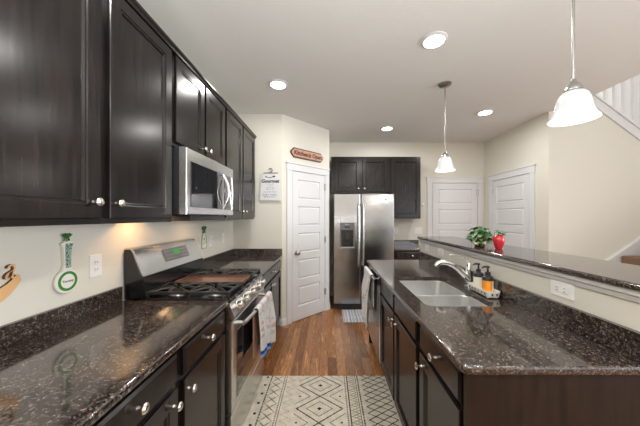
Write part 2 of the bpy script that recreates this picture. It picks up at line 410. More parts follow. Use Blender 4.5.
b = thing('balustrade', 'white stair balustrade on the sloping wall top, right of the near pendant', 'railing', (2.9, 3.34, 2.4))
x = 3.30
while x < 4.9:
    m = MB(); z0 = zc(x)+0.015-2.4
    m.box(x-2.9-0.018, x-2.9+0.018, -0.018, 0.018, z0, z0+0.92, 0.003); m.build('baluster', 'trim', b)
    x += 0.118
m = MB(); m.rings([[(x-2.9, y, zc(x)-2.4+0.92+z) for y, z in ((-0.03, 0), (0.03, 0), (0.035, 0.03), (0.02, 0.06), (-0.02, 0.06), (-0.035, 0.03))] for x in (3.0, 4.95)]); m.build('handrail', 'trim', b)

# ------------------------------------------------------------------ cabinets
DOOR = [(0, 0), (0, -0.017), (0.003, -0.020), (0.054, -0.020), (0.058, -0.0165), (0.064, -0.0165), (0.070, -0.0095)]
SLAB = [(0, 0), (0, -0.013), (0.010, -0.020)]
def knob(parent, x, z):
    m = MB(); m.lathe([(0.008, 0), (0.007, 0.004), (0.0055, 0.012), (0.007, 0.017), (0.0155, 0.021), (0.0165, 0.025), (0.013, 0.030), (0.005, 0.0325)], axis_y(x, -0.020, z), 18)
    m.build('knob', 'nickel', parent)
def leaf(parent, name, x0, x1, z0, z1, kx=None, kz=None, prof=DOOR):
    m = MB(); m.nest(x0, x1, z0, z1, prof); o = m.build(name, 'cab', parent, angle=15)
    if kx is not None: knob(o, kx, kz)
    return o
def base_cab(label, loc, rz, W, depth, doors, drawers, group, toe=True):
    r = thing('base_cabinet', label, 'cabinet', loc, rz, group)
    m = MB(); t = 0.019
    m.box(0, t, 0.0, depth, 0.10, 0.882); m.box(W-t, W, 0, depth, 0.10, 0.882); m.box(t, W-t, 0.02, depth, 0.10, 0.12)
    m.box(t, W-t, depth-0.006, depth, 0.12, 0.882)
    m.build('carcass', 'cab', r)
    m = MB()
    m.box(t, W-t, 0, 0.02, 0.85, 0.882); m.box(t, W-t, 0, 0.02, 0.722, 0.75); m.box(t, W-t, 0, 0.02, 0.121, 0.135)
    m.box(t, 0.04, 0.0005, 0.02, 0.135, 0.85); m.box(W-0.04, W-t, 0.0005, 0.02, 0.135, 0.85)
    m.build('face_frame', 'cab', r)
    bx('toe_kick', 'toe', 0, W, 0.075, 0.09, 0.0, 0.10, r)
    for x0, x1, kn in drawers: leaf(r, 'drawer', x0, x1, 0.748, 0.862, (x0+x1)/2 if kn else None, 0.807, SLAB)
    for x0, x1, side in doors:
        leaf(r, 'door', x0, x1, 0.118, 0.728, x1-0.030 if side == 'r' else x0+0.030, 0.675)
    return r
FX = -0.61
G1 = 'dark base cabinets along the left wall'
base_cab('near dark base cabinet under the left granite counter, closest to the viewer', (FX, 0.57, 0), L90, 0.478, 0.60, [(0.02, 0.462, 'r')], [(0.02, 0.462, True)], G1)
base_cab('dark base cabinet right against the near side of the gas range', (FX, 1.05, 0), L90, 0.478, 0.60, [(0.03, 0.452, 'l')], [(0.03, 0.452, True)], G1)
base_cab('dark base cabinet between the gas range and the pantry wall', (FX, 2.305, 0), L90, 1.03, 0.60, [(0.04, 0.512, 'r'), (0.518, 0.99, 'l')], [(0.04, 0.99, True)], G1)
G2 = 'dark base cabinets of the island'
IX = 0.475
base_cab('dark island base cabinet nearest the viewer, one drawer over one door', (IX, 1.335, 0), R90, 0.455, 0.575, [(0.03, 0.425, 'l')], [(0.03, 0.425, True)], G2)
base_cab('dark island sink cabinet with two doors and two false drawer fronts', (IX, 2.29, 0), R90, 0.953, 0.575, [(0.02, 0.462, 'r'), (0.49, 0.933, 'l')], [(0.02, 0.462, False), (0.49, 0.933, False)], G2)
base_cab('dark base cabinet right of the refrigerator under the small granite counter', (1.03, 4.03, 0), 0, 0.52, 0.60, [(0.02, 0.50, 'r')], [(0.02, 0.50, True)], 'dark cabinets around the refrigerator')
tag(bx('end_panel', 'panel', 0.455, 1.045, 0.862, 0.879, 0.0, 0.882), 'plain dark brown wooden panel closing the near end of the island', 'panel')
tag(bx('end_panel', 'panel', 0.455, 1.045, 2.905, 2.925, 0.0, 0.882), 'plain dark wooden panel closing the far end of the island by the dishwasher', 'panel')

def wall_cab(label, loc, rz, W, z0, z1, depth, doors, group, crown=True, kz=None):
    r = thing('wall_cabinet', label, 'cabinet', loc, rz, group)
    m = MB(); m.box(0, W, 0.0, depth, z0, z1); m.build('carcass', 'cab', r)
    for x0, x1, side in doors:
        leaf(r, 'door', x0, x1, z0+0.022, z1-0.03, x1-0.030 if side == 'r' else x0+0.030, z0+(kz or 0.085))
    if crown:
        m = MB(); m.prism_x([(0.0, z1-0.022), (-0.022, z1-0.022), (-0.026, z1-0.010), (-0.034, z1), (-0.034, z1+0.012), (0, z1+0.012)], 0, W); m.build('crown', 'cab', r, angle=20)
    return r
UX = -0.915; UD = 0.303
G3 = 'dark wall cabinets along the left wall'
wall_cab('large dark wall cabinet above the near left counter, closest to the viewer', (UX, 0.42, 0), L90, 0.63, 1.372, 2.385, UD, [(0.02, 0.612, 'r')], G3)
wall_cab('dark wall cabinet directly left of the microwave with its knob at lower left', (UX, 1.052, 0), L90, 0.478, 1.372, 2.385, UD, [(0.026, 0.452, 'l')], G3)
wall_cab('short dark two-door wall cabinet above the microwave', (UX, 1.535, 0), L90, 0.76, 1.822, 2.385, UD, [(0.012, 0.368, 'r'), (0.392, 0.748, 'l')], G3, kz=0.065)
wall_cab('dark two-door wall cabinet beyond the microwave at the pantry wall', (UX, 2.30, 0), L90, 0.935, 1.372, 2.385, UD, [(0.02, 0.447, 'r'), (0.480, 0.915, 'l')], G3)
G4 = 'dark cabinets around the refrigerator'
wall_cab('short dark two-door wall cabinet above the refrigerator', (0.055, 4.33, 0), 0, 0.965, 1.805, 2.395, 0.308, [(0.055, 0.475, 'r'), (0.515, 0.935, 'l')], G4, False, 0.06)
wall_cab('dark one-door wall cabinet right of the refrigerator', (1.025, 4.33, 0), 0, 0.505, 1.373, 2.395, 0.308, [(0.015, 0.490, 'l')], G4, False)

# ------------------------------------------------------------------ countertops
def slab(x0, x1, y0, y1, z0=0.884, z1=0.914, bev=0.008): 
    m = MB(); m.box(x0, x1, y0, y1, z0, z1, bev, 3); return m
ct = slab(WX+0.001, -0.58, 0.55, 1.531).build('countertop', 'granite')
tag(ct, 'brown speckled granite countertop in the left foreground, near side of the range', 'countertop', 'left granite countertops')
bx('backsplash', 'granite', WX+0.001, WX+0.021, 0.55, 1.531, 0.9145, 0.995, ct, 0.002)
ct = slab(WX+0.001, -0.58, 2.299, 3.358).build('countertop', 'granite')
tag(ct, 'brown speckled granite countertop between the range and the pantry wall', 'countertop', 'left granite countertops')
m = MB(); m.box(WX+0.001, WX+0.021, 2.299, 3.358, 0.9145, 0.995, 0.002); m.box(WX+0.0215, -0.585, 3.338, 3.358, 0.9145, 0.995, 0.002); m.build('backsplash', 'granite', ct)
ct = slab(1.01, 1.60, 4.0, 4.638).build('countertop', 'granite')
tag(ct, 'small dark granite countertop right of the refrigerator on the back wall', 'countertop')
bx('backsplash', 'granite', 1.01, 1.60, 4.618, 4.638, 0.9145, 0.995, ct, 0.002)

def rrect(x0, x1, y0, y1, r, n=6):
    out = []
    for cx, cy, a in ((x1-r, y1-r, 0), (x0+r, y1-r, 90), (x0+r, y0+r, 180), (x1-r, y0+r, 270)):
        for k in range(n+1):
            t = math.radians(a+90*k/n); out.append((cx+r*math.cos(t), cy+r*math.sin(t)))
    return out
SX0, SX1, SY0, SY1 = 0.540, 0.925, 1.425, 2.125
def island_top():
    x0, x1, y0, y1 = 0.437, 1.057, 0.848, 2.985; R = 0.035
    def outer(ins):
        pts = []
        for k in range(8):
            t = math.radians(180+90*k/7); pts.append((x0+R+(R-ins)*math.cos(t), y0+R+(R-ins)*math.sin(t)))
        return pts + [(x1, y0+ins), (x1, y1-ins)] + [(x0+R+(R-ins)*math.cos(math.radians(90+90*k/5)), y1-R+(R-ins)*math.sin(math.radians(90+90*k/5))) for k in range(6)]
    bm = bmesh.new()
    zs = [(0.884, 0.007), (0.887, 0.002), (0.892, 0), (0.906, 0), (0.911, 0.002), (0.914, 0.007)]
    lo = [[bm.verts.new((x, y, z)) for x, y in outer(i)] for z, i in zs]
    n = len(lo[0])
    for a, b in zip(lo, lo[1:]):
        for i in range(n): bm.faces.new((a[i], a[(i+1) % n], b[(i+1) % n], b[i]))
    hole = rrect(SX0, SX1, SY0, SY1, 0.055)
    ht = [bm.verts.new((x, y, 0.914)) for x, y in hole]; hb = [bm.verts.new((x, y, 0.884)) for x, y in hole]; k = len(hole)
    for i in range(k): bm.faces.new((ht[i], ht[(i+1) % k], hb[(i+1) % k], hb[i]))
    for outerl, inner in ((lo[-1], ht), (lo[0], hb)):
        es = []
        for lp in (outerl, inner):
            for i in range(len(lp)):
                es.append(bm.edges.get((lp[i], lp[(i+1) % len(lp)])))
        bmesh.ops.triangle_fill(bm, edges=es, use_beauty=True)
    m = MB(); m.bm.free(); m.bm = bm
    return m.build('countertop', 'granite', angle=50)
it = island_top(); tag(it, 'polished dark granite island countertop with an undermount sink cutout', 'countertop')
bx('backsplash', 'granite', 1.035, 1.057, 0.85, 2.985, 0.9145, 1.012, it, 0.002)
# knee wall, moulding and raised bar
struct(bx('wall_knee', 'wall', 1.058, 1.19, 0.85, 3.0, 0, 1.150))
o = MB(); o.prism([(1.0575, 1.105), (1.049, 1.110), (1.046, 1.128), (1.040, 1.133), (1.040, 1.1505), (1.0575, 1.1505)], 0.85, 3.0)
struct(o.build('trim_bar', 'bead', angle=20))
bar = slab(1.05-0.022, 1.44, 0.80, 3.03, 1.151, 1.177, 0.010).build('bar_top', 'granite')
tag(bar, 'long raised dark granite breakfast bar top behind the sink', 'countertop')

# ------------------------------------------------------------------ sink and faucet
s = thing('kitchen_sink', 'double bowl stainless undermount sink set in the island counter', 'sink', (0.73, 1.775, 0.70))
def bowl(y0, y1, name):
    m = MB(); cx, cy = 0.73, 1.775
    def L(i, z, r): return [(x-cx, y-cy, z-0.70) for x, y in rrect(SX0-0.004+i, SX1+0.004-i, y0+i, y1-i, max(r-i, 0.01))]
    m.rings([L(-0.012, 0.878, 0.06), L(-0.012, 0.8825, 0.06), L(0.0, 0.8825, 0.06), L(0.003, 0.876, 0.06), L(0.010, 0.74, 0.07), L(0.03, 0.712, 0.08), L(0.06, 0.708, 0.11), L(0.062, 0.704, 0.11), L(0.025, 0.706, 0.08), L(0.005, 0.738, 0.075)], False, False)
    vs = [v for v in m.bm.verts if abs(v.co.z-0.008) < 1e-5]
    m.bm.faces.new(vs[:len(rrect(0, 1, 0, 1, 0.1))])
    return m.build(name, 'sinksteel', s)
for y0, y1 in ((SY0-0.006, 1.728), (1.742, SY1+0.006)):
    o = bowl(y0, y1, 'bowl')
    m = MB(); m.lathe([(0.042, 0.0085), (0.042, 0.011), (0.030, 0.010), (0.028, 0.0095), (0.004, 0.0095)], Matrix.Translation((0.0, (y0+y1)/2-1.775, 0)), 20); m.build('drain', 'chrome', o)
f = thing('kitchen_faucet', 'chrome single lever faucet with arched spout behind the sink', 'faucet', (0.985, 1.83, 0.9145))
m = MB(); m.lathe([(0.031, 0), (0.031, 0.006), (0.024, 0.012), (0.021, 0.03), (0.021, 0.10), (0.024, 0.105), (0.024, 0.125), (0.020, 0.15), (0.012, 0.165), (0.004, 0.17)], None, 24); m.build('body', 'chrome', f)
pts = [(-0.005, 0, 0.055), (-0.035, 0.002, 0.085), (-0.075, 0.004, 0.125), (-0.112, 0.005, 0.150), (-0.150, 0.006, 0.164), (-0.185, 0.008, 0.168), (-0.212, 0.010, 0.160), (-0.222, 0.010, 0.150)]
m = MB(); m.tube(pts, [0.022, 0.021, 0.019, 0.018, 0.017, 0.018, 0.019, 0.018], 14); m.build('spout', 'chrome', f)
m = MB(); m.cyl((-0.221, 0.010, 0.152), (-0.226, 0.010, 0.138), 0.018, 0.016); m.build('spray_head', 'chrome', f)
m = MB(); m.tube([(0, 0, 0.155), (-0.02, 0, 0.185), (-0.055, 0.004, 0.208), (-0.10, 0.006, 0.222), (-0.13, 0.006, 0.222)], [0.012, 0.009, 0.006, 0.005, 0.006], 10, 0.6); m.build('lever', 'chrome', f)
# soap caddy and bottles
c = thing('soap_caddy', 'white slotted soap caddy on the island counter beside the faucet', 'tray', (0.985, 1.665, 0.9145))
m = MB()
def cl(i, z): return [(x, y, z) for x, y in rrect(-0.043+i, 0.043-i, -0.12+i, 0.12-i, 0.022-min(i, 0.015), 4)]
m.rings([cl(0.010, 0.006), cl(0.008, 0.008), cl(0.0, 0.040), cl(0.001, 0.043), cl(0.004, 0.043), cl(0.011, 0.014), cl(0.014, 0.012)])
for sx in (-1, 1):
    for sy in (-1, 1): m.box(sx*0.025-0.005, sx*0.025+0.005, sy*0.09-0.005, sy*0.09+0.005, 0, 0.008)
m.build('tray', 'ceramic', c)
for i in range(6):
    m = MB(); y = -0.085+i*0.034; m.box(-0.0405, -0.0375, y-0.004, y+0.004, 0.018, 0.032); m.build('slot', 'slot', c)
for i in range(2):
    m = MB(); x = -0.014+i*0.028; m.box(x-0.004, x+0.004, -0.1178, -0.1140, 0.018, 0.032); m.build('slot', 'slot', c)
def soap(loc, label, lab):
    r = thing('soap_bottle', label, 'bottle', loc, 0, 'black pump soap bottles in the caddy')
    m = MB(); m.lathe([(0.026, 0), (0.030, 0.004), (0.030, 0.095), (0.026, 0.106), (0.014, 0.114), (0.012, 0.120)], None, 24); m.build('bottle_body', 'amber' if not lab else 'label', r)
    m = MB(); m.lathe([(0.0304, 0.084), (0.0304, 0.096), (0.0268, 0.1068), (0.0145, 0.1146), (0.0125, 0.121)], None, 24, False, False); m.build('shoulder', 'blackmat', r)
    if not lab:
        m = MB(); m.rings([[(0.0307*math.cos(a), 0.0307*math.sin(a), z) for a in [math.radians(-75+k*12) for k in range(11)]] for z in (0.014, 0.082)], False, False, False); m.build('label', 'label', r)
    m = MB(); m.lathe([(0.015, 0.119), (0.015, 0.132), (0.006, 0.135), (0.005, 0.158), (0.010, 0.160), (0.011, 0.170), (0.004, 0.173)], None, 16)
    m.tube([(0, 0, 0.166), (-0.028, -0.006, 0.168), (-0.040, -0.008, 0.160)], [0.007, 0.006, 0.004], 8); m.build('pump', 'blackmat', r)
soap((0.985, 1.615, 0.9270), 'amber soap bottle with black pump, nearer one in the white caddy', False)
soap((0.985, 1.715, 0.9270), 'pale labelled soap bottle with black pump, farther one by the faucet', True)

# ------------------------------------------------------------------ gas range
r = thing('gas_range', 'stainless and black gas range between the left counters', 'stove', (-0.60, 1.535, 0), L90)
W = 0.76
bx('body', 'blackgloss', 0.003, W-0.003, 0.001, 0.60, 0.06, 0.893, r, 0.003)
for x in (0.05, W-0.05):
    for y in (0.06, 0.54):
        m = MB(); m.cyl((x, y, 0), (x, y, 0.06), 0.018); m.build('foot', 'blackmat', r)
m = MB(); m.nest(0.004, W-0.004, 0.03, 0.228, [(0, 0), (0, -0.030), (0.006, -0.038)]); m.build('storage_drawer', 'steel', r, angle=20)
m = MB(); m.nest(0.004, W-0.004, 0.238, 0.785, [(0, 0), (0, -0.034), (0.006, -0.042), (0.060, -0.042), (0.064, -0.040)]); od = m.build('oven_door', 'steel', r, angle=20)
m = MB(); m.box(0.07, W-0.07, -0.0445, -0.0395, 0.30, 0.70, 0.001); m.build('oven_window', 'blackglass', od)
m = MB(); m.tube([(0.075+0.61*t/12, -0.082-0.020*math.sin(PI*t/12), 0.748) for t in range(13)], 0.013, 12)
for x in (0.085, W-0.085): m.cyl((x, -0.04, 0.748), (x, -0.086, 0.748), 0.012)
m.build('oven_handle', 'steel', od)
m = MB(); m.prism_x([(0.0, 0.795), (-0.046, 0.795), (-0.050, 0.81), (-0.020, 0.892), (0.0, 0.892)], 0.004, W-0.004); m.build('control_panel', 'steel', r, angle=20)
for i, x in enumerate((0.095, 0.225, 0.38, 0.535, 0.665)):
    mt = Matrix.Translation((x, -0.037, 0.850)) @ Matrix.Rotation(PI/2-0.35, 4, 'X')
    m = MB(); m.lathe([(0.030, -0.002), (0.030, 0.006), (0.025, 0.009), (0.022, 0.034), (0.019, 0.038), (0.003, 0.039)], mt, 20)
    b2 = bmesh.new(); bmesh.ops.create_cube(b2, size=1, matrix=Matrix.Translation((0, 0, 0.036)) @ Matrix.Diagonal((0.008, 0.036, 0.014, 1))); m.merge(b2, mt)
    m.build('control_knob', 'nickel', r)
m = MB(); m.box(0.0, W, -0.030, 0.50, 0.894, 0.912, 0.004)
for a in ((0.0, W, -0.030, -0.018), (0.0, 0.012, -0.018, 0.50), (W-0.012, W, -0.018, 0.50)): m.box(a[0], a[1], a[2], a[3], 0.912, 0.922, 0.003)
m.build('cooktop', 'blackgloss', r)
for bxx in (0.15, 0.61):
    for by in (0.12, 0.36):
        m = MB(); m.lathe([(0.062, 0.912), (0.058, 0.918), (0.040, 0.920), (0.038, 0.926)], Matrix.Translation((bxx, by, 0)), 24); bo = m.build('burner', 'alu', r)
        m = MB(); m.lathe([(0.036, 0.9262), (0.037, 0.932), (0.030, 0.936), (0.004, 0.937)], Matrix.Translation((bxx, by, 0)), 24); m.build('burner_cap', 'cap', bo)
for gx0 in (0.022, 0.492):
    gx1 = gx0+0.246; y0, y1, z0, z1 = -0.004, 0.478, 0.937, 0.954; t = 0.008
    m = MB()
    for y in (y0, (y0+y1)/2, y1): m.box(gx0, gx1, y-t, y+t, z0, z1, 0.002, 1)
    for x in (gx0+t, gx1-t): m.box(x-t, x+t, y0, y1, z0, z1, 0.002, 1)
    for x in (gx0+t, gx1-t):
        for y in (y0, (y0+y1)/2, y1): m.box(x-t, x+t, y-t, y+t, 0.9125, z0, 0.001, 1)
    cx = (gx0+gx1)/2
    for by in (0.12, 0.36):
        for k in range(8):
            a = PI/4*k; d0 = 0.026; d1 = 0.117 if k % 2 == 0 else 0.15
            p0 = (cx+d0*math.cos(a), by+d0*math.sin(a), 0.954); p1 = (cx+d1*math.cos(a), by+d1*math.sin(a), 0.946)
            m.tube([p0, ((p0[0]+p1[0])/2, (p0[1]+p1[1])/2, 0.955), p1], [0.007, 0.008, 0.008], 6)
    m.build('burner_grate', 'iron', r)
m = MB(); m.nest(0, 1, 0, 1, [(0, 0)]) if False else None
m = MB()
m.box(0.272, 0.488, -0.002, 0.476, 0.928, 0.942, 0.003)
for a in ((0.272, 0.488, -0.002, 0.006), (0.272, 0.488, 0.468, 0.476), (0.272, 0.280, 0.006, 0.468), (0.480, 0.488, 0.006, 0.468)): m.box(*a, 0.942, 0.950, 0.002, 1)
for x in (0.29, 0.47):
    for y in (0.02, 0.45): m.box(x-0.008, x+0.008, y-0.008, y+0.008, 0.912, 0.928)
m.build('griddle', 'warmpan', r)
# backguard: black lower part, steel upper face with clock panel
m = MB(); m.prism_x([(0.494, 0.912), (0.610, 0.912), (0.610, 1.205), (0.585, 1.205), (0.570, 1.19), (0.512, 1.05), (0.494, 1.04)], 0.022, W-0.004); bg = m.build('backguard', 'blackgloss', r, angle=20)
m = MB(); m.prism_x([(0.496, 1.045), (0.524, 1.045), (0.590, 1.200), (0.604, 1.200), (0.604, 1.213), (0.578, 1.213), (0.562, 1.205)], 0.027, W-0.006); m.build('steel_fascia', 'steel', bg, angle=20)
tilt = math.atan2(0.066, 0.16)
def onguard(x, z, out): # a frame lying on the tilted fascia
    yy = 0.496+(z-1.045)*0.4125-out
    return Matrix.Translation((x, yy, z)) @ Matrix.Rotation(-tilt, 4, 'X') @ FRONT
b2 = bmesh.new(); bmesh.ops.create_cube(b2, size=1, matrix=Matrix.Diagonal((0.30, 0.088, 0.004, 1)))
m = MB(); m.merge(b2, onguard(0.42, 1.132, 0.002)); m.build('clock_panel', 'greypanel', bg)
b2 = bmesh.new(); bmesh.ops.create_cube(b2, size=1, matrix=Matrix.Diagonal((0.078, 0.036, 0.003, 1)))
m = MB(); m.merge(b2, onguard(0.42, 1.146, 0.0055)); m.build('clock_display', 'green_led', bg)
m = MB()
for i in range(4):
    for sx in (-1, 1):
        for row in (0, 1, 2):
            b2 = bmesh.new(); bmesh.ops.create_cube(b2, size=1, matrix=Matrix.Diagonal((0.014, 0.006, 0.002, 1)))
            m = MB(); m.merge(b2, onguard(0.42+sx*(0.055+0.024*i), 1.108+row*0.024, 0.0045)); m.build('button', 'nickel', bg)

# towel helper: a draped cloth with front and back falls
def towel(name, label, cat, loc, rz, W, front, back, depth, colfn, seed=1, taper=0.0, nx=36, thick=0.003):
    rnd = random.Random(seed); ph = [rnd.uniform(0, 6.28) for _ in range(4)]
    bm = bmesh.new(); lay = bm.loops.layers.color.new('Col')
    L = []; R0 = depth
    n1 = 40
    for i in range(n1+1): L.append((-R0, -front*(1-i/n1), 1))     # front fall, upwards
    for k in range(1, 9): a = PI*k/9; L.append((-R0*math.cos(a), R0*math.sin(a), 0))
    for i in range(int(n1*back/front)+1): L.append((R0, -back*i/int(n1*back/front), -1))
    rows = []
    for (y, z, sgn) in L:
        row = []
        for j in range(nx+1):
            u = j/nx; d = -z if z < 0 else 0
            amp = min(d*0.07, 0.013)
            wv = amp*(math.sin(u*15+ph[0]+d*2)+0.6*math.sin(u*27+ph[1]))
            x = (u-0.5)*W*(1-taper*d/front if sgn >= 0 else 1-0.5*taper*d/front)
            zz = z + (0.035*math.sin(u*2.2+ph[2])*d/front if sgn > 0 else 0.0)
            yy = y + (-abs(amp)*1.4+wv if sgn >= 0 else wv*0.2)
            row.append((bm.verts.new((x, yy, zz)), u, d, sgn))
        rows.append(row)
    for a, b_ in zip(rows, rows[1:]):
        for j in range(nx):
            q = (a[j], a[j+1], b_[j+1], b_[j])
            f = bm.faces.new([t[0] for t in q]); f.smooth = True
            for lp, t in zip(f.loops, q): lp[lay] = (*colfn(t[1], t[2]/front, t[3]), 1)
    me = bpy.data.meshes.new(name); bm.to_mesh(me); bm.free(); me.materials.append(M['cloth'])
    o = bpy.data.objects.new(name, me); COL.objects.link(o); o.location = loc; o.rotation_euler = (0, 0, rz)
    md = o.modifiers.new('cloth_thickness', 'SOLIDIFY'); md.thickness = thick; md.offset = 1
    tag(o, label, cat); return o
spots = [(random.random(), random.random(), random.uniform(0.02, 0.045), random.choice([(0.74, 0.60, 0.60), (0.72, 0.66, 0.72), (0.66, 0.72, 0.70)])) for _ in range(34)]
def col_oven(u, d, s):
    if s < 0: return (0.66, 0.52, 0.45)
    if d > 0.86 and u < 0.6: return (0.05, 0.25, 0.62) if d < 0.95 else (0.45, 0.62, 0.8)
    for a, b_, r_, c_ in spots:
        if math.hypot((u-a)*0.6, d-b_) < r_: return c_
    return (0.80, 0.79, 0.78)
towel('dish_towel', 'white floral dish towel with a blue corner hanging on the oven handle', 'towel', (-0.4985, 2.02, 0.750), L90, 0.42, 0.36, 0.33, 0.018, col_oven, 3, 0.12)
def col_dw(u, d, s): return (0.90, 0.90, 0.90) if not (0.25 < (u*5+d*2) % 1 < 0.36) else (0.66, 0.66, 0.68)
towel('dish_towel', 'white dish towel hanging on the dishwasher handle at the island', 'towel', (0.4135, 2.66, 0.845), R90, 0.42, 0.54, 0.30, 0.016, col_dw, 8, 0.35)

# ------------------------------------------------------------------ dishwasher
d = thing('dishwasher', 'stainless dishwasher in the far end of the island', 'dishwasher', (IX, 2.900, 0), R90)
bx('tub', 'blackmat', 0.004, 0.602, 0.0, 0.55, 0.10, 0.88, d)
bx('toe_panel', 'blackmat', 0.004, 0.602, 0.05, 0.06, 0.0, 0.10, d)
m = MB(); m.nest(0.005, 0.601, 0.115, 0.79, [(0, -0.001), (0, -0.018), (0.005, -0.024)]); dd = m.build('door', 'steel', d, angle=20)
m = MB(); m.nest(0.005, 0.601, 0.795, 0.876, [(0, -0.001), (0, -0.020), (0.005, -0.026)]); m.build('control_strip', 'blackgloss', d, angle=20)
m = MB(); m.tube([(0.06, -0.061, 0.845), (0.546, -0.061, 0.845)], 0.011, 12)
for x in (0.075, 0.53): m.cyl((x, -0.020, 0.845), (x, -0.061, 0.845), 0.009)
m.build('handle', 'steel', dd)

# ------------------------------------------------------------------ microwave
mw = thing('microwave_oven', 'stainless over-the-range microwave with a bowed handle', 'microwave', (-0.83, 1.538, 1.375), L90)
W = 0.755; z0, z1 = 0.040, 0.438
bx('body', 'blackmat', 0.002, W-0.002, 0.045, 0.385, z0, z1, mw, 0.003)
bx('vent_housing', 'blackmat', 0.15, 0.72, 0.06, 0.33, 0.0, z0-0.001, mw, 0.004)
m = MB(); m.nest(0, W, z0, z1, [(0, 0.044), (0, 0.004), (0.004, 0.0)]); fr = m.build('front_frame', 'steel', mw, angle=20)
m = MB(); m.nest(0.045, 0.515, z0+0.045, z1-0.075, [(0, 0.001), (0.0, -0.003), (0.002, -0.004)]); m.build('door_window', 'blackglass', fr, angle=20)
m = MB(); m.nest(0.56, 0.695, z0+0.045, z1-0.075, [(0, 0.001), (0.0, -0.003), (0.002, -0.004)]); m.build('control_panel', 'blackglass', fr, angle=20)
m = MB(); m.tube([(0.537, -0.003-0.042*math.sin(PI*t/12), z0+0.050+0.27*t/12) for t in range(13)], 0.011, 10, 1.0); m.build('handle', 'steel', fr)
m = MB(); m.tube([(0.712+0.0*t, -0.003-0.010*math.sin(PI*t/12), z0+0.050+0.27*t/12) for t in range(13)], 0.006, 8, 1.0); m.build('trim_bar', 'chrome', fr)
m = MB(); m.lathe([(0.014, 0), (0.014, 0.002), (0.010, 0.003)], axis_y(0.39, 0.0, z1-0.038), 20); m.build('badge', 'nickel', fr)

# ------------------------------------------------------------------ refrigerator
fz = thing('refrigerator', 'stainless side-by-side refrigerator with a dark ice and water dispenser', 'refrigerator', (0.086, 3.95, 0), 0)
W = 0.914; H = 1.755
bx('cabinet_body', 'blackmat', 0.004, W-0.004, 0.075, 0.67, 0.02, H-0.012, fz, 0.004)
bx('base_grille', 'blackmat', 0.01, W-0.01, 0.03, 0.074, 0.01, 0.075, fz)
def fdoor(x0, x1, name):
    m = MB()
    L = []
    for i, y in ((0, 0.068), (0, 0.012), (0.004, 0.004), (0.012, 0.0)):
        L.append([(x0+i, y, 0.085+i), (x1-i, y, 0.085+i), (x1-i, y, H-i), (x0+i, y, H-i)])
    m.rings(L); return m.build(name, 'fridgesteel', fz, angle=25)
dl = fdoor(0.0, 0.403, 'freezer_door'); dr = fdoor(0.411, W, 'fresh_food_door')
for dpar, x in ((dl, 0.372), (dr, 0.442)):
    m = MB(); pts = [(x, 0.0, 0.66), (x, -0.045, 0.69), (x, -0.055, 0.76)] + [(x, -0.058, 0.9+0.1*i) for i in range(6)] + [(x, -0.055, 1.52), (x, -0.045, 1.57), (x, 0.0, 1.60)]
    m.tube(pts, 0.012, 12); m.build('handle', 'steel', dpar)
# dispenser
m = MB(); m.nest(0.095, 0.315, 0.925, 1.315, [(0, 0.001), (0, -0.006), (0.006, -0.008)]); dp = m.build('dispenser', 'greypanel', dl, angle=20)
m = MB(); m.nest(0.115, 0.295, 0.955, 1.205, [(0, -0.0075), (0.0, -0.0105), (0.006, -0.0105), (0.008, -0.0085)]); m.build('dispenser_recess', 'blackgloss', dp, angle=20)
m = MB(); m.box(0.165, 0.245, -0.011, -0.0075, 1.235, 1.285, 0.001); m.build('dispenser_display', 'blackglass', dp)
m = MB(); m.box(0.178, 0.232, -0.014, -0.009, 1.06, 1.17, 0.002); m.build('dispenser_lever', 'blackmat', dp)
m = MB(); m.box(0.098, 0.312, -0.022, -0.007, 0.928, 0.945, 0.003); m.build('drip_tray', 'steel', dp)
m = MB(); m.lathe([(0.014, 0), (0.014, 0.002), (0.010, 0.003)], axis_y(0.785, 0.001, 1.665), 20); m.build('badge', 'greypanel', dr)

